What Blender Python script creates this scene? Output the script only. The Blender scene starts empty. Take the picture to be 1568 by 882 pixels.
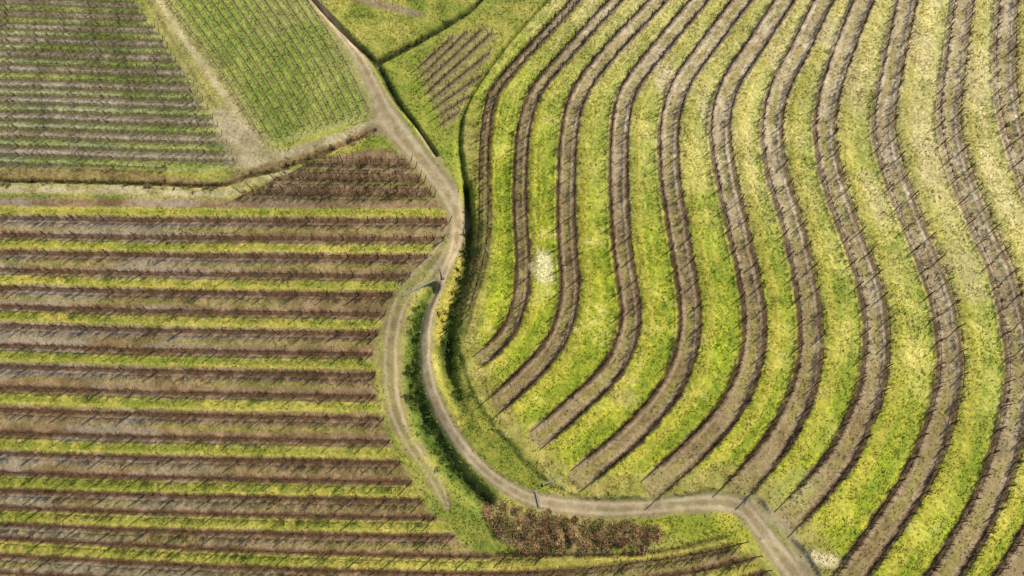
import bpy, math, numpy as np
from mathutils import Vector
rng=np.random.default_rng(7)
# ------------------------------------------------------------------ traced image pixels unprojected through the camera onto flat ground
H=92.0; P=math.radians(67.0)
F=np.array([0,math.cos(P),-math.sin(P)]); U=np.array([0,math.sin(P),math.cos(P)])
def G(pts):
    p=np.asarray(pts,float); u=(p[:,0]-784)/784*.75; v=(441-p[:,1])/784*.75
    dz=F[2]+v*U[2]; dy=F[1]+v*U[1]; t=H/(-dz)
    return np.stack([u*t,dy*t],1)
def spline(pts,step=0.8,extra=None):
    p=np.asarray(pts,float); n=len(p)
    if n==2: q=np.linspace(p[0],p[1],12)
    else:
        q=[]
        pp=np.vstack([2*p[0]-p[1],p,2*p[-1]-p[-2]])
        for i in range(n-1):
            a,b,c,d=pp[i],pp[i+1],pp[i+2],pp[i+3]
            for t in np.linspace(0,1,10,endpoint=False):
                q.append(.5*((2*b)+(-a+c)*t+(2*a-5*b+4*c-d)*t*t+(-a+3*b-3*c+d)*t**3))
        q.append(p[-1]); q=np.array(q)
    w=np.concatenate([G(q[:,:2]),q[:,2:]],1)
    d=np.r_[0,np.cumsum(np.hypot(*np.diff(w[:,:2],axis=0).T))]
    m=max(2,int(d[-1]/step)+1); s=np.linspace(0,d[-1],m)
    return np.stack([np.interp(s,d,w[:,k]) for k in range(w.shape[1])],1)
def offset(line,o):
    t=np.gradient(line[:,:2],axis=0); t/=np.maximum(np.hypot(t[:,0],t[:,1]),1e-6)[:,None]
    r=line.copy(); r[:,0]+=-t[:,1]*o; r[:,1]+=t[:,0]*o
    return r
# ------------------------------------------------------------------ grid
DX=0.14
def axis(a,b):
    c=np.arange(a,b,DX); g=DX*1.27**np.arange(1,36); g=np.cumsum(g)
    return np.concatenate([(a-g)[::-1],c,c[-1]+g])
xs=axis(-102,102); ys=axis(-6,105)
X,Y=np.meshgrid(xs,ys); NY,NX=X.shape
TB=rng.random((1024,1024)).astype(np.float32)
def vn(x,y,s):
    x=x/s+37.3*s%97; y=y/s+11.9*s%89
    xi=np.floor(x).astype(np.int64); yi=np.floor(y).astype(np.int64)
    fx=x-xi; fy=y-yi; fx=fx*fx*(3-2*fx); fy=fy*fy*(3-2*fy)
    a=TB[yi&1023,xi&1023]; b=TB[yi&1023,(xi+1)&1023]; c=TB[(yi+1)&1023,xi&1023]; d=TB[(yi+1)&1023,(xi+1)&1023]
    return (a*(1-fx)+b*fx)*(1-fy)+(c*(1-fx)+d*fx)*fy
def fbm(s,o=4,ox=0,ax=1.,ay=1.):
    r=0;a=1;tt=0
    for i in range(o):
        r=r+a*vn(X*ax+ox+i*13.7,Y*ay-ox*1.7+i*5.1,s/2**i); tt+=a; a*=.6
    return r/tt
def ss(a,b,x): 
    t=np.clip((x-a)/(b-a),0,1); return t*t*(3-2*t)
def full(v=99.): return np.full(X.shape,v,np.float32)
def wy(py): return float(G([(784,py)])[0,1])
def stamp(D,line,R,w=None,S=None):
    for i in range(len(line)-1):
        a=line[i,:2]; b=line[i+1,:2]
        x0,x1=min(a[0],b[0])-R,max(a[0],b[0])+R; y0,y1=min(a[1],b[1])-R,max(a[1],b[1])+R
        i0,i1=np.searchsorted(xs,[x0,x1]); j0,j1=np.searchsorted(ys,[y0,y1])
        if i1<=i0 or j1<=j0: continue
        gx=xs[None,i0:i1]; gy=ys[j0:j1,None]; d=b-a; L=max(d@d,1e-9)
        t=np.clip(((gx-a[0])*d[0]+(gy-a[1])*d[1])/L,0,1)
        dist=np.hypot(gx-a[0]-t*d[0],gy-a[1]-t*d[1])
        if w is not None: dist=dist/(w[i]*(1-t)+w[i+1]*t)
        V=D[j0:j1,i0:i1]; m=dist<V
        V[m]=dist[m]
        if S is not None:
            sg=np.sign(d[0]*(gy-a[1])-d[1]*(gx-a[0])); S[j0:j1,i0:i1][m]=sg[m]
def poly_sd(pts,R=4.,curve=False):
    p=G(pts); ins=np.zeros(X.shape,bool)
    for i in range(len(p)):
        a=p[i]; b=p[(i+1)%len(p)]
        if a[1]==b[1]: continue
        c=((a[1]>Y)!=(b[1]>Y))&(X<(b[0]-a[0])*(Y-a[1])/(b[1]-a[1])+a[0]); ins^=c
    D=full(R); stamp(D,np.vstack([p,p[:1]]),R)
    D=np.minimum(D,R)
    return np.where(ins,D,-D)
def in_poly(q,pts):
    p=G(pts); ins=np.zeros(len(q),bool)
    for i in range(len(p)):
        a=p[i]; b=p[(i+1)%len(p)]
        if a[1]==b[1]: continue
        ins^=((a[1]>q[:,1])!=(b[1]>q[:,1]))&(q[:,0]<(b[0]-a[0])*(q[:,1]-a[1])/(b[1]-a[1])+a[0])
    return ins
def lin(r,g,b):
    c=np.array([r,g,b])/255.; return np.where(c<.04045,c/12.92,((c+.055)/1.055)**2.4)
C=np.zeros(X.shape+(3,),np.float32); Z=np.zeros(X.shape,np.float32); GR=np.ones(X.shape,np.float32)
def mix(m,col,g=None):
    global C,GR
    m=m[...,None]; C=C*(1-m)+m*np.asarray(col,np.float32)
    if g is not None: GR=GR*(1-m[...,0])+g*m[...,0]
def blend(t,a,b): return lin(*a)*(1-t[...,None])+lin(*b)*t[...,None]
n1=fbm(1.2,3); n2=fbm(5,4,50); n3=fbm(18,4,120); n4=fbm(0.5,2,200); n5=fbm(2.5,3,300)
wob=(n5-.5)*1.1+(n1-.5)*.7
mix(full(1.),blend(ss(.35,.65,n2),(120,128,50),(154,148,70)),1.)
# ------------------------------------------------------------------ fields
vine_lines={k:[] for k in 'abcde'}
def clip_line(line,poly):
    ins=in_poly(line,poly); out=[];cur=[]
    for k,p in zip(ins,line):
        if k: cur.append(p)
        elif cur: out.append(np.array(cur)); cur=[]
    if cur: out.append(np.array(cur))
    return [o for o in out if len(o)>3]
# field A
PA=[(-160,-90),(150,-90),(205,0),(240,45),(272,95),(305,140),(335,190),(352,222),(366,247),(330,260),(180,258),(-160,258)]
sdA=poly_sd(PA); mA=ss(-.5,.5,sdA+wob*.6)
mix(mA,blend(ss(.35,.65,n1*.5+n2*.5),(130,120,88),(156,144,114)),.4)  # soil base kept pale, with a haze lift mixed into its albedo
DA=full(); DAv=full()
ya=[-78,-60,-42,-24,-6,12,31,51,72,94,117,141,166,192,219,246]
for i,y in enumerate(ya):
    l=lambda yy:spline([(-160,yy-5),(60,yy),(210,yy+5),(370,yy+9)])
    for c in clip_line(l(y),PA): stamp(DA,c,3)
    h=(ya[min(i+1,15)]-ya[min(i,14)])*.5
    for s in(-.5,.5):
        for c in clip_line(l(y+s*h),PA): stamp(DAv,c,3); vine_lines['a'].append(c)
mix(mA*(1-ss(.55,1.05,DA+(n1-.5)*.6))*(.95-.2*ss(.5,.7,n3)),blend(ss(.35,.65,n2),(114,132,54),(148,152,80)),1.)
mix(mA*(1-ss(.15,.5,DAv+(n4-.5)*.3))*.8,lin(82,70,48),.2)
lf=ss(-40,-88,X)
mix(mA*lf*.6*ss(.38,.6,fbm(3,3,77,.25,1.))*ss(.3,.8,DAv),lin(174,164,152),.1)  # paler grey toward the left edge: haze painted into the soil colour
# field B
PB=[(205,-90),(440,-90),(478,0),(515,50),(548,105),(574,172),(540,190),(480,207),(408,226),(380,190),(330,115),(283,50),(248,0)]
sdB=poly_sd(PB); mB=ss(-.5,.5,sdB+wob*.5)
mix(mB,blend(ss(.35,.65,n2*.6+n1*.4),(112,140,46),(140,154,66)),1.)
mix(mB*ss(.45,.7,n3)*.5,lin(148,144,88),.7)
DB=full()
for i in range(14):
    f=i/13; a=np.array([258+f*212,0.]); b=np.array([408+f*160,222-f*46.]); m=(a+b)/2+np.array([4,-3])
    l=spline([a+(a-m)*1.2,a,m,b-(b-a)*.03]); stamp(DB,l,2); vine_lines['b'].append(l)
mix(mB*(1-ss(.2,.75,DB+(n1-.5)*.4))*.55,lin(134,116,76),.3)
mix(mB*(1-ss(.05,.3,DB+(n4-.5)*.2))*.35,lin(98,88,52),.3)
mix(mB*(1-ss(0,2.6,sdB+wob))*.55,lin(156,140,96),.4)
# field C
PC=[(-200,303),(350,303),(385,292),(430,268),(480,246),(540,232),(598,226),(630,246),(652,275),(668,300),(686,322),(690,345),(678,378),(655,400),(628,425),(605,450),(592,490),(578,520),(575,560),(576,600),(592,650),(606,695),(632,735),(655,775),(690,812),(720,838),(790,850),(900,848),(1010,842),(1120,820),(1150,838),(1185,885),(1215,960),(-200,960)]
sdC=poly_sd(PC); mC=ss(-.4,.6,sdC+wob*.6)
mix(mC,blend(ss(.35,.65,n2*.5+n1*.5),(114,92,64),(144,120,88)),.25)
DC=full();DC2=full();DCv=full();SC=full(0.)
yc=[248,272,297,322,374,428,484,545,610,680,738,790,842,895,950]
sl=lambda y:np.interp(y,[250,320,480,600,690,790,842,950],[12,4,13,15,14,16,26,30])
def cl(y,o=0):
    s=sl(y)
    if y>815: return spline([(-200,y-14),(0,y-5),(200,y+6),(400,y+15),(600,y+21),(700,y+23),(800,y+22),(900,y+15),(1000,y+3),(1080,y-10),(1160,y-30),(1240,y-60)])
    return spline([(-200,y-s*.4),(0,y),(200,y+s*.45),(400,y+s*.75),(600,y+s),(760,y+s)])
for i,y in enumerate(yc):
    if y<322:
        for c in clip_line(cl(y),PC): stamp(DC2,c,3)
        for o in (-16,-8):
            for c in clip_line(cl(y+o+4),PC): stamp(DCv,c,3); vine_lines['c'].append(c)
        continue
    for c in clip_line(cl(y),PC): stamp(DC,c,3,None,SC)
    dn=(yc[i+1]-y) if i+1<len(yc) else 53
    for c in clip_line(cl(y+dn*.5),PC): stamp(DC2,c,3)
    for f in (.25,.75):
        for c in clip_line(cl(y+dn*f),PC): stamp(DCv,c,3); vine_lines['c'].append(c)
lf=ss(-20,-66,X)
mix(mC*lf*.6*ss(.38,.6,fbm(3,3,77,.25,1.)),lin(158,146,130),.1)
gs=fbm(6,3,90,.35,1.)
mix(mC*(1-ss(.2,.75,DC2+(n1-.5)*.8))*(.3+.45*ss(.4,.6,gs)),blend(ss(.3,.7,n1),(116,112,52),(150,138,74)),.8)
mix(mC*(1-ss(.6,1.0,DC+(n1-.5)*.6)),blend(ss(.3,.7,n1*.5+gs*.5),(122,126,44),(176,162,76)),1.)
mix(mC*(1-ss(.35,.7,DC+(n1-.5)*.5))*ss(.48,.65,n5)*.5,lin(106,122,42),1.)
mix(mC*(1-ss(.08,.25,np.abs(DC-.5)+(n1-.5)*.3))*.3,lin(180,166,90),.9)
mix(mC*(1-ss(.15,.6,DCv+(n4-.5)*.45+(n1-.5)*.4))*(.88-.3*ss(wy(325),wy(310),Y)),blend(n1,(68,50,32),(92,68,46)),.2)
# field D
PD=[(900,-90),(838,0),(798,45),(758,95),(724,140),(708,180),(706,225),(714,280),(722,330),(722,400),(710,450),(700,500),(702,540),(722,600),(757,655),(800,705),(850,748),(900,765),(1000,764),(1110,750),(1150,757),(1188,795),(1232,850),(1262,900),(1290,960),(1800,960),(1900,-90)]
sdD=poly_sd(PD,8.); mD=ss(-.3,.5,sdD+wob*.5)
dry_haze=ss(.12,.88,X/85*.62+(Y-35)/60*.6+(n3-.5)*.35)  # straw dryness toward far right; also haze brightness put into the colour
benches=[
 ([(905,-25),(862,25),(800,90),(757,145),(744,200),(741,270),(741,330),(737,385),(724,435),(712,475),(703,505)],.7,0),
 ([(990,-50),(945,0),(872,80),(822,140),(802,200),(797,270),(797,330),(801,400),(796,460),(777,510),(740,548)],1.0,0),
 ([(1050,-50),(1005,5),(935,80),(890,140),(872,200),(867,300),(869,380),(873,440),(862,500),(836,545),(797,585),(768,612)],1.35,0),
 ([(1115,-50),(1072,0),(1010,75),(965,135),(950,190),(947,280),(951,360),(958,420),(966,480),(956,530),(930,575),(880,622),(828,668)],1.4,0),
 ([(1180,-50),(1137,0),(1088,65),(1043,130),(1025,190),(1025,270),(1036,340),(1046,400),(1056,470),(1052,530),(1030,590),(982,650),(932,695),(890,728)],1.5,0),
 ([(1240,-50),(1202,0),(1160,65),(1118,130),(1102,190),(1109,260),(1127,340),(1145,420),(1155,480),(1150,550),(1122,620),(1072,680),(1005,740)],1.55,0),
 ([(1300,-50),(1262,0),(1225,75),(1192,140),(1181,200),(1190,270),(1211,340),(1230,420),(1241,500),(1236,570),(1216,630),(1180,690),(1132,748)],1.6,0),
 ([(1350,-50),(1322,0),(1290,80),(1268,150),(1263,210),(1276,280),(1300,350),(1325,420),(1341,500),(1336,580),(1318,640),(1280,710),(1212,788)],1.65,0),
 ([(1405,-50),(1387,0),(1364,110),(1352,190),(1366,260),(1395,340),(1425,410),(1446,480),(1454,560),(1440,640),(1410,720),(1368,790),(1305,880),(1260,950)],1.65,0),
 ([(1485,-60),(1474,0),(1460,100),(1452,190),(1470,270),(1502,350),(1533,420),(1552,500),(1560,570),(1547,660),(1518,750),(1474,835),(1430,905),(1395,960)],1.65,0),
 ([(1550,-60),(1542,0),(1536,100),(1545,180),(1568,260),(1600,340),(1635,420),(1655,500),(1662,580),(1645,680),(1606,780),(1550,880),(1500,960)],1.65,0),
 ([(1620,-60),(1615,0),(1618,100),(1635,180),(1665,270),(1705,360),(1735,450),(1750,560),(1730,700),(1680,820),(1610,960)],1.65,0),
 ([(1700,-60),(1698,0),(1705,100),(1725,180),(1760,270),(1800,360),(1830,450),(1845,560),(1820,700)],1.65,0)]
DD=full(); DDv=full(); SG=full(0.)
for i,(pts,hw,_) in enumerate(benches):
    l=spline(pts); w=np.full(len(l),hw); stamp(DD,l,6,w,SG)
    for s in (-1,1):
        v=offset(l,s*hw*.95)
        e=rng.integers(0,4); v=v[:len(v)-e]
        stamp(DDv,v,3); vine_lines['d'].append(v)
stri=vn(DD*SG*1.0+50,n3*9,.33)*.6+vn(DD*SG+80,n2*6,.16)*.4
g1=ss(.3,.7,n1*.25+n3*.2+n2*.2+stri*.35)
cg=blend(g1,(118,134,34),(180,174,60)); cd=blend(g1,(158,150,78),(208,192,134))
mix(mD,cg*(1-dry_haze[...,None])+cd*dry_haze[...,None],1.)
mix(mD*ss(.5,.68,n5)*.3*(1-dry_haze*.6),lin(102,124,36),1.)
mix(mD*ss(.6,.72,n2)*.45,lin(196,182,104),.8)
mix(mD*ss(.62,.72,fbm(3,3,444))*.4*(1-dry_haze),lin(160,176,42),1.)
mix(mD*ss(1.3,1.8,DD)*(1-ss(2.1,2.7,DD))*(SG>0)*.55*(1-dry_haze*.5),blend(n1,(174,160,60),(196,182,84)),.9)
mix(mD*ss(1.3,1.7,DD)*(1-ss(2.0,2.5,DD))*(SG<0)*.45*(1-dry_haze*.4),lin(108,126,38),.9)
bm=mD*(1-ss(.9,1.3,DD+(n1-.5)*.5+(n5-.5)*.3))
bs=fbm(2.2,3,501)*.5+stri*.5
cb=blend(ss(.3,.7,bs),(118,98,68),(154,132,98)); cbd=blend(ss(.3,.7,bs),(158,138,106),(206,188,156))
dd2=np.clip(dry_haze*1.3,0,1)
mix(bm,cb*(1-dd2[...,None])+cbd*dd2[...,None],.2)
mix(bm*(1-ss(.1,.6,DD+(n1-.5)*.6))*(.2+.5*ss(.4,.58,n2)),blend(n1,(122,118,54),(156,146,78)),.7)
mix(bm*(1-ss(.05,.2,np.abs(DD-.5)+(n1-.5)*.15))*.3,lin(176,158,122),.1)
mix(mD*(1-ss(.1,.6,DDv+(n4-.5)*.5+(n1-.5)*.4))*.9*(1-dry_haze*.3),blend(n1,(62,48,30),(90,70,46)),.2)
hd=mD*(1-ss(1.8,4.6,sdD+wob*1.5))*ss(77,65,Y)
mix(hd*.7,blend(ss(.3,.7,n1),(124,112,60),(152,138,86)),.5)
def spot(px,py,rx,ry,col,k,g=1.):
    c=G([(px,py)])[0]; d=np.hypot((X-c[0])/rx,(Y-c[1])/ry)+(n5-.5)*.9+(n1-.5)*.6
    mix((1-ss(.3,1.2,d))*k,lin(*col),g)
spot(832,405,1.9,3.8,(214,202,156),.85); spot(1268,858,1.6,1.2,(210,195,150),.8); spot(1240,855,1.2,1.,(205,190,150),.7)
spot(1025,120,2.2,6,(205,180,150),.5); spot(1080,170,1.6,5,(200,186,140),.5);spot(1270,60,2,5,(195,178,140),.5); spot(1010,120,1.5,6,(200,180,150),.4)
spot(960,610,3,1.5,(178,160,100),.5);spot(1215,752,4,2.5,(160,158,90),.5)
for px,py,rx,ry in [(1300,120,3,8),(1430,240,4,10),(1500,120,5,9),(1400,60,3,8),(1190,90,2,6),(960,70,2,4),(1480,420,4,6),(1340,300,2,6)]: spot(px,py,rx,ry,(200,182,136),.4)
# ------------------------------------------------------------------ small fields, verges
PE=[(632,108),(690,48),(745,38),(768,45),(752,95),(725,140),(702,185),(676,200),(655,160)]
sdE=poly_sd(PE); mE=ss(-.4,.6,sdE+wob*.6)
mix(mE,blend(ss(.3,.7,n1),(130,130,58),(152,146,78)),.9)
st=np.linspace((642,104),(676,190),8); en=[(692,58),(714,50),(737,46),(752,52),(748,82),(737,115),(720,146),(702,172)]
DE=full()
for a,b in zip(st,en): l=spline([tuple(a),b],.6); stamp(DE,l,2); vine_lines['e'].append(l)
mix(mE*(1-ss(.45,1.0,DE+(n1-.5)*.5))*.75,lin(128,110,82),.2)
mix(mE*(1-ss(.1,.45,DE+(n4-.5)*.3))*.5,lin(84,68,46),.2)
def ribbon(pts,soft,cols,k=1.,g=.1,dz=0,wob_k=.5):
    l=spline(pts); D=full(); stamp(D,l,5,l[:,2])
    m=1-ss(1-soft,1+soft,D+wob*wob_k)
    mix(m*k,blend(ss(.3,.7,n5*.5+n1*.5),*cols),g); return D,m,l
ribbon([(215,-60,2.5),(262,35,2.5),(310,110,2.8),(348,170,3.2),(385,225,2.6)],.5,((138,132,76),(160,150,94)),.7,.7)
ribbon([(205,-60,.5),(244,2,.5),(300,85,.6),(350,155,.6),(392,222,.7)],.5,((164,148,108),(186,170,134)),.8)
ribbon([(228,0,.3),(288,102,.3),(330,162,.35)],.5,((104,94,58),(130,116,74)),.7)
ribbon([(338,175,1.2),(360,205,2.4),(382,240,3.0),(420,242,1.6),(480,224,1.0),(530,207,1.0),(578,188,1.5)],.6,((138,124,92),(168,154,126)),.85)
ribbon([(-200,268,.9),(100,268,.9),(220,272,.9),(330,284,1.),(372,268,.9),(430,252,.8),(500,230,.9),(572,198,.9)],.5,((114,94,62),(150,122,84)),.8,.8)
ribbon([(-200,290,.9),(0,289,.9),(180,290,.9),(340,292,1.1),(385,278,.7),(440,262,.5)],.5,((150,136,94),(186,172,136)),.85,.3)
ribbon([(-200,279,.5),(0,279,.5),(180,281,.5),(340,288,.6),(400,268,.5),(470,246,.5)],.6,((128,124,58),(148,144,70)),.6,.8)
ribbon([(716,300,2.2),(712,370,2.6),(694,430,3),(676,490,3.),(674,550,3.2),(690,605,3.2),(720,655,3),(760,705,2.6),(815,748,1.8)],.5,((98,112,38),(140,136,54)),.9,1.)
ribbon([(655,425,2.2),(632,480,2.6),(620,540,3.),(622,590,3.2),(642,640,3.4),(672,695,3.4),(705,745,3.),(740,800,3)],.5,((104,118,44),(138,134,58)),.9,1.)
ribbon([(690,395,.8),(680,440,.9),(668,480,.9),(664,530,.8),(668,570,.8),(682,610,.8),(705,650,.7)],.6,((138,134,52),(172,160,80)),.9,1.)
ribbon([(652,430,.5),(632,465,.7),(621,500,.8),(613,550,.7),(617,600,.6)],.6,((140,138,64),(170,162,88)),.8,1.)
ribbon([(1000,795,1.4),(1060,800,2.2),(1110,800,2.2),(1140,830,1.5)],.6,((126,134,42),(170,162,64)),.9,1.)
ribbon([(760,858,.7),(900,862,.7),(1000,856,.7),(1100,835,.7)],.5,((126,118,54),(144,134,68)),.5,1.)
ribbon([(612,100,3),(620,130,3),(650,190,2.5),(690,240,2.2),(705,290,1.2)],.6,((124,138,46),(152,150,64)),.8,1.)
ribbon([(530,-10,1),(580,5,.9),(640,22,.7)],.5,((128,108,82),(148,128,100)),.9,.2)
# ditches
DIT=full(0.)
def ditch(pts,depth,cols,k=.9,base=.75,fade=None):
    global Z,DIT
    l=spline(pts,.6); D=full(); stamp(D,l,6,l[:,2])
    fd=1. if fade is None else ss(wy(fade[0]),wy(fade[1]),Y)
    f=np.exp(-(D*1.0)**2)*fd; Z-=depth*f
    m=(1-ss(.35,1.35,D+wob*.35))*(.25+.75*fd); mix(m*k,blend(ss(.3,.7,n1),*cols),1.)
    DIT=np.maximum(DIT,(D<base)*(fd+0*X)); return l
L1=ditch([(714,285,.5),(716,320,.8),(715,355,1.2),(710,400,1.5),(698,440,1.6),(687,475,1.5),(682,515,1.4),(684,560,1.2),(697,602,1.),(716,642,.9),(745,680,.8)],2.0,((46,58,22),(74,86,30)),fade=(665,530))
ribbon([(705,385,.4),(700,412,.6),(688,448,.7),(675,485,.6),(670,520,.4)],.5,((160,148,62),(188,172,84)),.8,1.,0,.5)
L2=ditch([(664,440,.8),(645,475,1.1),(633,510,1.3),(627,555,1.5),(631,600,1.6),(649,645,1.6),(675,690,1.6),(706,733,1.4),(745,768,1.)],1.5,((58,76,28),(92,106,38)))
L3=ditch([(780,-50,.6),(742,-12,.6),(715,15,.6),(660,50,.65),(620,72,.65),(580,92,.7)],1.2,((46,50,28),(72,76,36)))
L4=ditch([(440,-50,.4),(480,0,.4),(510,32,.45),(540,62,.5),(575,97,.6),(598,138,.6),(612,160,.5),(640,195,.3),(668,236,.3)],.8,((58,62,34),(92,88,50)))
L5=ditch([(870,-40,.4),(835,3,.4),(783,58,.4),(745,108,.45),(714,160,.45),(703,200,.45),(704,235,.45),(713,290,.45)],.5,((82,94,32),(112,114,40)))
L6=ditch([(572,199,.4),(500,232,.4),(430,258,.4),(375,270,.4),(335,283,.35),(220,281,.3),(0,277,.3),(-200,276,.3)],.45,((88,72,48),(114,96,62)),.8)
L7=ditch([(760,850,.3),(900,852,.3),(1010,846,.3),(1110,824,.3)],.3,((86,74,44),(106,98,50)),.6,.3)
# roads
RD=full(0.)
def road(pts,cols,k=1.,soft=.3,rut=True,wk=.4,patch=0):
    global Z,RD,C
    l=spline(pts); D=full(); stamp(D,l,5,l[:,2])
    m=1-ss(1-soft,1+soft,D+wob*wk)
    if patch: m=m*(1-patch*ss(.45,.62,n5))
    mix(m*k,blend(ss(.3,.7,n5*.5+n1*.5),*cols),.0)
    if rut:
        mix(m*(1-ss(.0,.38,D+(n1-.5)*.6))*.6*ss(.3,.6,n5),lin(124,114,66),.3)
        mix(m*(1-ss(.05,.28,np.abs(D-.5)+(n1-.5)*.15))*.35,lin(192,174,142),0.)
        mix(m*ss(.6,.95,D+(n1-.5)*.7)*.7,lin(126,116,68),.3)
    RD=np.maximum(RD,m*k); return l,D
road([(688,352,1.),(672,388,1.5),(648,418,1.9),(622,446,1.6),(606,485,1.4),(598,530,1.4),(598,575,1.4),(602,615,1.3),(620,665,1.1),(648,708,1.),(672,745,.9),(684,775,.5)],((116,98,72),(148,130,98)),.78,.5,True,.8,.5)
road([(455,-50,.8),(483,0,.8),(520,48,.9),(552,92,1.1),(574,135,1.3),(588,168,1.8),(606,196,2.1),(632,228,1.8),(660,262,1.6),(686,298,1.6),(700,330,1.5),(698,370,1.),(686,402,.8),(674,432,.75),(661,465,.8),(653,505,.9),(652,545,.9),(659,590,.9),(675,630,.9),(697,668,.85),(725,703,.85),(755,731,.85),(790,753,.9),(822,766,1.),(870,775,1.2),(930,779,1.15),(1000,776,1.1),(1060,770,1.15),(1110,770,1.3),(1140,780,1.3),(1162,806,1.3),(1190,843,1.5),(1220,882,1.6),(1255,930,1.6)],((138,120,90),(176,158,126)),.93,.35,True,.55)
road([(545,90,.6),(575,150,.8),(596,190,1.),(580,200,.8)],((134,116,86),(164,146,114)),.7,.5,False,.5)
road([(1150,765,.8),(1180,790,.9),(1205,812,.8),(1225,850,.8),(1245,885,.9)],((138,122,92),(172,154,122)),.75,.5,False,.5)
road([(640,200,.5),(668,240,.6),(690,275,.6),(706,315,.5)],((138,124,88),(162,146,114)),.6,.5,False,.5)
PH=[(728,752),(760,768),(800,782),(850,788),(930,792),(1000,800),(1020,820),(985,845),(900,847),(800,848),(772,835),(745,800)]
sdH=poly_sd(PH); mH=ss(-.8,1.4,sdH+wob*1.3)*(1-RD)
mix(mH*.85,blend(ss(.35,.65,n1*.5+n5*.5),(104,82,54),(148,120,84)),1.)
# ------------------------------------------------------------------ relief
DDc=np.minimum(DD,9)
Z+=(n3-.5)*.5
Z+=mD*.32*ss(1.1,2.2,DDc)
Z-=.06*RD
hf=vn(X,Y,.36)*.6+vn(X+9,Y+3,.8)*.4
hf2=vn(X+31,Y+57,.24)
dens=((xs>-101)&(xs<101))[None,:]&((ys>-5.5)&(ys<104))[:,None]
Z+=np.where(dens,(GR*(.14*(hf-.5)+.05*(hf2-.5))+(1-GR)*(.09*(hf-.5)+.05*(hf2-.5)))*(1-.75*RD),0)
Z+=np.where(dens,mH*.45*vn(X,Y,1.1),0)
gr=(TB[np.arange(NY)%1024][:,np.arange(NX)%1024]-.5)
C*=(1+(gr*.34+(hf-.5)*.34)*(.5+.5*GR))[...,None]
C*=(1+(n2-.5)*.3)[...,None]
C*=1.24
C=np.clip(C,.004,.8).astype(np.float32)
# ------------------------------------------------------------------ materials
def mat(name,attr=True,col=(.1,.1,.1),rough=.95,nscale=6.,namp=.3,bump=.3,bdist=.05):
    m=bpy.data.materials.new(name); m.use_nodes=True; nt=m.node_tree; n=nt.nodes; lk=nt.links
    b=n['Principled BSDF']; b.inputs['Roughness'].default_value=rough; b.inputs['Specular IOR Level'].default_value=.15
    tc=n.new('ShaderNodeTexCoord'); nz=n.new('ShaderNodeTexNoise'); nz.inputs['Scale'].default_value=nscale; nz.inputs['Detail'].default_value=5; nz.inputs['Roughness'].default_value=.7
    lk.new(tc.outputs['Object'],nz.inputs['Vector'])
    mr=n.new('ShaderNodeMapRange'); mr.inputs[1].default_value=.3; mr.inputs[2].default_value=.7; mr.inputs[3].default_value=1-namp; mr.inputs[4].default_value=1+namp
    lk.new(nz.outputs['Fac'],mr.inputs[0])
    mx=n.new('ShaderNodeVectorMath'); mx.operation='SCALE'
    if attr:
        a=n.new('ShaderNodeAttribute'); a.attribute_name='Col'; lk.new(a.outputs['Color'],mx.inputs[0])
    else: mx.inputs[0].default_value=col
    lk.new(mr.outputs[0],mx.inputs['Scale']); lk.new(mx.outputs[0],b.inputs['Base Color'])
    bp=n.new('ShaderNodeBump'); bp.inputs['Strength'].default_value=bump; bp.inputs['Distance'].default_value=bdist
    lk.new(nz.outputs['Fac'],bp.inputs['Height']); lk.new(bp.outputs[0],b.inputs['Normal'])
    return m
M_ground=mat('meadow_and_soil',nscale=3.5,namp=.25,bump=.4,bdist=.08)
M_road=mat('packed_dirt',nscale=3.,namp=.15,bump=.4,bdist=.05)
M_plant=mat('plant_fibre',nscale=9.,namp=.2,bump=0)
M_conc=mat('weathered_concrete',False,(.30,.28,.22),.9,4.,.25,.3,.02)
def make(name,V,Fq,cols,m,smooth=True):
    me=bpy.data.meshes.new(name); nv=len(V); nf=len(Fq)
    me.vertices.add(nv); me.vertices.foreach_set('co',V.astype(np.float32).ravel())
    me.loops.add(nf*4); me.loops.foreach_set('vertex_index',Fq.astype(np.int32).ravel())
    me.polygons.add(nf); me.polygons.foreach_set('loop_start',np.arange(nf,dtype=np.int32)*4)
    me.polygons.foreach_set('loop_total',np.full(nf,4,np.int32)); me.polygons.foreach_set('use_smooth',np.full(nf,smooth))
    me.update(calc_edges=True)
    if cols is not None:
        a=me.color_attributes.new('Col','FLOAT_COLOR','POINT'); c4=np.ones((nv,4),np.float32); c4[:,:3]=cols; a.data.foreach_set('color',c4.ravel())
    me.materials.append(m); ob=bpy.data.objects.new(name,me); bpy.context.scene.collection.objects.link(ob); return ob
idx=np.arange(NX*NY).reshape(NY,NX)
FQ=np.stack([idx[:-1,:-1],idx[:-1,1:],idx[1:,1:],idx[1:,:-1]],-1).reshape(-1,4)
Vall=np.stack([X,Y,Z],-1).reshape(-1,3); Call=C.reshape(-1,3)
rf=RD.ravel()[FQ].mean(1)>.5; df=(DIT.ravel()[FQ].mean(1)>.5)&~rf
def sub(name,mask,m):
    f=FQ[mask]; u,inv=np.unique(f,return_inverse=True); make(name,Vall[u],inv.reshape(-1,4),Call[u],m)
sub('ground',~(rf|df),M_ground); sub('dirt_road',rf,M_road); sub('drainage_ditch',df,M_ground)
def samp(A,x,y):
    i=np.clip(np.searchsorted(xs,x)-1,0,NX-2); j=np.clip(np.searchsorted(ys,y)-1,0,NY-2)
    fx=np.clip((x-xs[i])/(xs[i+1]-xs[i]),0,1); fy=np.clip((y-ys[j])/(ys[j+1]-ys[j]),0,1)
    if A.ndim==3: fx=fx[:,None]; fy=fy[:,None]
    return (A[j,i]*(1-fx)+A[j,i+1]*fx)*(1-fy)+(A[j+1,i]*(1-fx)+A[j+1,i+1]*fx)*fy
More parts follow.
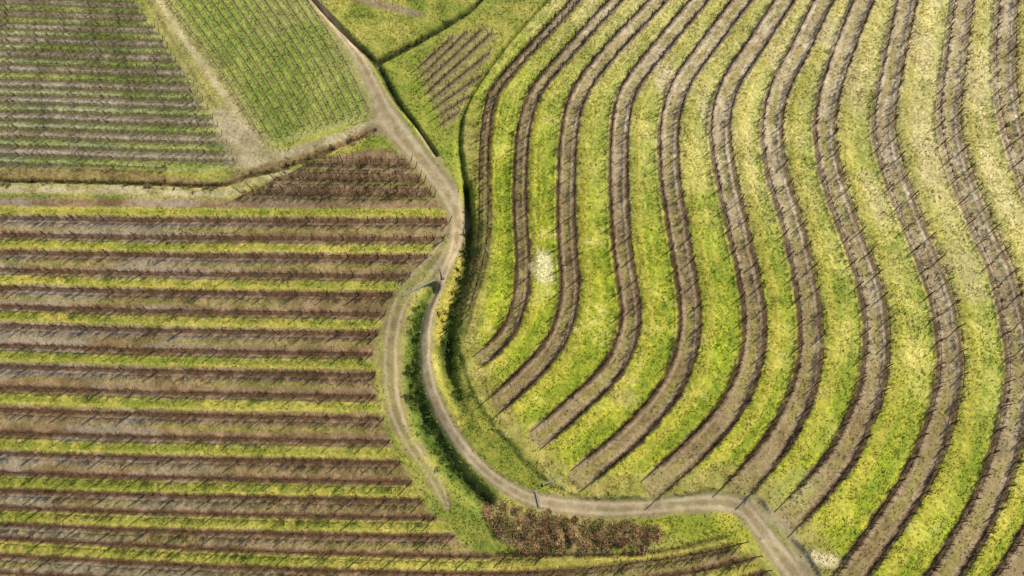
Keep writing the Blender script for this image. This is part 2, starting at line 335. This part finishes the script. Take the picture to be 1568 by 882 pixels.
def strips(p0,p1,w0,w1,ang):
    wd=np.stack([np.cos(ang),np.sin(ang),np.zeros_like(ang)],1)*.5
    return np.stack([p0-wd*w0[:,None],p0+wd*w0[:,None],p1+wd*w1[:,None],p1-wd*w1[:,None]],1)
def quads(name,Q,col,m):
    n=len(Q); return make(name,Q.reshape(-1,3),np.arange(n*4).reshape(-1,4),np.repeat(col,4,0),m,False)
def vineyard(lines,den,hscale,ccol,spread=.3,post_gap=5.,pw=.12):
    Q=[];K=[]
    for l in lines:
        l=l[:,:2]; d=np.r_[0,np.cumsum(np.hypot(*np.diff(l,axis=0).T))]; L=d[-1]
        if L<1.5: continue
        T=np.gradient(l,axis=0); T/=np.hypot(T[:,0],T[:,1])[:,None]
        def at(s): return np.stack([np.interp(s,d,l[:,0]),np.interp(s,d,l[:,1])],1),np.stack([np.interp(s,d,T[:,0]),np.interp(s,d,T[:,1])],1)
        # vine stocks: each carries its own bundle of canes, some weak or missing
        st_=np.arange(.5,L,1.15); st_=st_+rng.normal(0,.1,len(st_)); ns=len(st_)
        vig=rng.uniform(.35,1.5,ns)*(rng.random(ns)>.05); cnt=rng.poisson(den*1.1*vig); tone=rng.uniform(.65,1.5,ns)
        own=np.repeat(np.arange(ns),cnt); n=len(own); s=np.clip(st_[own]+rng.normal(0,.24,n),0,L)
        p,t=at(s); nn=np.stack([-t[:,1],t[:,0]],1)
        la=rng.normal(0,.06,n); p=p+nn*la[:,None]; z=samp(Z,p[:,0],p[:,1])
        h0=rng.uniform(.55,1.,n)*hscale
        p0=np.c_[p,z+h0]; ln=rng.uniform(.35,.95,n)*hscale
        dr=np.c_[nn*rng.normal(0,spread,n)[:,None]*2+t*rng.normal(0,.4,n)[:,None],rng.uniform(.2,1.,n)]
        dr/=np.linalg.norm(dr,axis=1)[:,None]
        Q.append(strips(p0,p0+dr*ln[:,None],rng.uniform(.04,.08,n),rng.uniform(.02,.05,n),rng.uniform(0,np.pi,n)))
        K.append(lin(*ccol)*(tone[own]*rng.uniform(.6,1.5,n))[:,None]+rng.random((n,1))*.01)
        p,t=at(st_); z=samp(Z,p[:,0],p[:,1]); n=ns
        p0=np.c_[p,z-.1]; p1=np.c_[p+t*rng.normal(0,.08,n)[:,None],z+.85*hscale]
        for a in (0,1.57):
            Q.append(strips(p0,p1,np.full(n,.09),np.full(n,.06),np.full(n,a))); K.append(np.tile(lin(60,48,34),(n,1)))
        s=np.arange(0,L,.5); p,t=at(s); z=samp(Z,p[:,0],p[:,1]); n=len(s)-1
        jit=rng.normal(0,.03,len(s)); c=np.c_[p,z+.82*hscale+jit]; nn=np.c_[-t[:,1],t[:,0],t[:,0]*0]*.03
        Q.append(np.stack([c[:-1]-nn[:-1],c[:-1]+nn[:-1],c[1:]+nn[1:],c[1:]-nn[1:]],1)); K.append(np.tile(lin(64,50,34),(n,1)))
        s=np.r_[np.arange(0,L-.5,post_gap),L]; n=len(s); p,t=at(s); z=samp(Z,p[:,0],p[:,1])
        lean=np.zeros(n); lean[0]=-.5; lean[-1]=.5
        p0=np.c_[p,z-.1]; p1=np.c_[p+t*lean[:,None]+rng.normal(0,.05,(n,2)),z+1.95*hscale+rng.normal(0,.05,n)]
        w=pw
        cs=[(-w/2,-w/2),(w/2,-w/2),(w/2,w/2),(-w/2,w/2)]
        pc=lin(84,72,56)*rng.uniform(.5,1.3,n)[:,None]
        for a in range(4):
            o0=np.array([*cs[a],0]); o1=np.array([*cs[(a+1)%4],0])
            Q.append(np.stack([p0+o0,p0+o1,p1+o1,p1+o0],1)); K.append(pc)
        Q.append(np.stack([p1+np.array([*c_,0]) for c_ in cs],1)); K.append(pc)
    quads('vineyard',np.concatenate(Q),np.concatenate(K).clip(.005,.6),M_plant)
vineyard(vine_lines['c'],24,.92,(96,70,46),.25,4.5,.1)
vineyard(vine_lines['d'],26,.98,(90,70,48),.24,3.6,.11)
vineyard(vine_lines['a'],14,.66,(86,72,50),.2,5.,.08)
vineyard(vine_lines['b'],4,.42,(100,84,60),.2,4.,.07)
vineyard(vine_lines['e'],10,.6,(88,72,50),.3,4.,.09)
# ------------------------------------------------------------------ grass tufts
N=240000
x=rng.uniform(-100,100,N); y=rng.uniform(-6,104,N)
g=samp(GR,x,y)*(1-samp(RD,x,y)); k=rng.random(N)<g*(.25+.75*(vn(x,y,1.7)>.45)); x=x[k];y=y[k];n=len(x)
z=samp(Z,x,y); c=samp(C,x,y)*rng.uniform(.85,1.35,n)[:,None]
Q=[];K=[]
for r in range(2):
    a=rng.uniform(0,6.28,n); hh=rng.uniform(.06,.18,n); ln=rng.uniform(.0,.2,n)
    p0=np.c_[x,y,z-.02]; p1=np.c_[x+np.cos(a)*ln,y+np.sin(a)*ln,z+hh]
    Q.append(strips(p0,p1,rng.uniform(.08,.16,n),rng.uniform(.03,.09,n),a+1.57)); K.append(c)
quads('grass',np.concatenate(Q),np.concatenate(K),M_plant)
# ------------------------------------------------------------------ thickets
def thicket(name,cx,cy,rad,hgt,col,per=90):
    Q=[];K=[]
    for a,b,r,h in zip(cx,cy,rad,hgt):
        n=int(per*r*r*2)+30; th=rng.uniform(0,6.28,n); u=np.sqrt(rng.random(n)); rr=r*u*(1+.3*np.sin(3*th+a)); 
        x=a+rr*np.cos(th); y=b+rr*np.sin(th); z0=samp(Z,x,y); top=h*np.sqrt(np.clip(1-u*u,0,1))*rng.uniform(.35,1.1,n)
        p0=np.c_[x,y,z0+top*.6]; d=np.c_[rng.normal(0,.16,(n,2)),rng.uniform(.0,.22,n)]
        Q.append(strips(p0,p0+d,rng.uniform(.04,.12,n),rng.uniform(.02,.08,n),rng.uniform(0,3.14,n)))
        base=lin(*col[rng.integers(len(col))])*rng.uniform(.7,1.3); K.append(base*rng.uniform(.5,1.5,n)[:,None])
    quads(name,np.concatenate(Q),np.concatenate(K).clip(.004,.6),M_plant)
def rand_in(poly,n):
    g=G(poly); lo=g.min(0); hi=g.max(0); q=rng.uniform(lo,hi,(n*4,2)); q=q[in_poly(q,poly)]; 
    q=q[samp(RD,q[:,0],q[:,1])<.2]; return q[:n]
q=rand_in(PH,190); thicket('bramble_thicket',q[:,0],q[:,1],rng.uniform(.25,.7,len(q)),rng.uniform(.25,.65,len(q)),[(150,118,82),(166,136,98),(122,96,66),(130,122,68)])
def along(line,n,sp,col,name,r=(.2,.5),h=(.2,.6)):
    i=rng.integers(0,len(line),n); p=line[i,:2]+rng.normal(0,sp,(n,2)); p=p[samp(RD,p[:,0],p[:,1])<.3]
    thicket(name,p[:,0],p[:,1],rng.uniform(*r,len(p)),rng.uniform(*h,len(p)),col)
along(L6,150,.35,[(134,104,68),(116,92,60),(158,136,94),(112,106,56)],'hedgerow',(.12,.38),(.2,.5))
along(L2[5:],80,.8,[(84,104,40),(104,120,50),(66,84,32)],'shrub',(.2,.5),(.15,.4))
along(L1[8:60],60,.7,[(66,84,32),(90,104,40)],'shrub',(.15,.4),(.2,.4))
along(L3,50,.4,[(66,72,34),(90,92,42)],'shrub',(.15,.35),(.2,.4))
# ------------------------------------------------------------------ concrete culverts
import bmesh
def culvert(a,b,w=.32,h=.2):
    A,B=G([a,b]); d=B-A; L=np.hypot(*d); an=math.atan2(d[1],d[0]); c=(A+B)/2
    zc=float(np.mean(samp(Z,np.array([A[0],c[0],B[0]]),np.array([A[1],c[1],B[1]]))))
    bm_=bmesh.new()
    def box(x0,x1,y0,y1,z0,z1):
        r=bmesh.ops.create_cube(bm_,size=1); 
        for v in r['verts']: v.co=Vector(((x0+x1)/2+v.co.x*(x1-x0),(y0+y1)/2+v.co.y*(y1-y0),(z0+z1)/2+v.co.z*(z1-z0)))
    box(-L/2,L/2,-w/2,w/2,-1.0,h*.6)
    box(-L/2-.06,L/2+.06,-w/2-.04,w/2+.04,h*.6+.002,h)
    for s in(-1,1): box(s*(L/2+.16)-.09,s*(L/2+.16)+.09,-.2,.2,-1.,h*.55)
    bmesh.ops.bevel(bm_,geom=bm_.edges[:],offset=.015,segments=1)
    r=bmesh.ops.create_cone(bm_,cap_ends=False,segments=16,radius1=.25,radius2=.25,depth=w+.4)
    for v in r['verts']: v.co=Vector((v.co.x,v.co.z,v.co.y-.5))
    me=bpy.data.meshes.new('culvert'); bm_.to_mesh(me); me.materials.append(M_conc)
    ob=bpy.data.objects.new('concrete_culvert',me); ob.location=(c[0],c[1],zc); ob.rotation_euler[2]=an
    bpy.context.scene.collection.objects.link(ob)
culvert((617,453),(664,430),.2,.2); culvert((673,408),(678,424),.12,.16); culvert((821,754),(826,775),.16,.14); culvert((834,741),(856,733),.1,.1)
# ------------------------------------------------------------------ light, sky, camera
sc=bpy.context.scene
az=math.atan2(.75,.62); el=math.radians(36)
w=bpy.data.worlds.new('World'); sc.world=w; w.use_nodes=True; nt=w.node_tree
bg=nt.nodes['Background']; sky=nt.nodes.new('ShaderNodeTexSky'); sky.sky_type='NISHITA'; sky.sun_disc=False
sky.sun_elevation=el; sky.sun_rotation=az; nt.links.new(sky.outputs[0],bg.inputs[0]); bg.inputs[1].default_value=.11
sd=bpy.data.lights.new('sun','SUN'); sd.energy=5; sd.angle=math.radians(.5); sd.color=(1,.94,.84)
so=bpy.data.objects.new('sun',sd); sc.collection.objects.link(so)
dv=Vector((math.sin(az)*math.cos(el),math.cos(az)*math.cos(el),math.sin(el))); so.rotation_euler=dv.to_track_quat('Z','Y').to_euler()
cd_=bpy.data.cameras.new('camera'); cam=bpy.data.objects.new('camera',cd_); sc.collection.objects.link(cam)
cam.location=(0,0,H); cam.rotation_euler=(math.radians(90)-P,0,0); cd_.sensor_width=36; cd_.lens=24; cd_.clip_end=10000
sc.camera=cam
sc.view_settings.view_transform='Standard'; sc.view_settings.look='None'; sc.view_settings.exposure=0
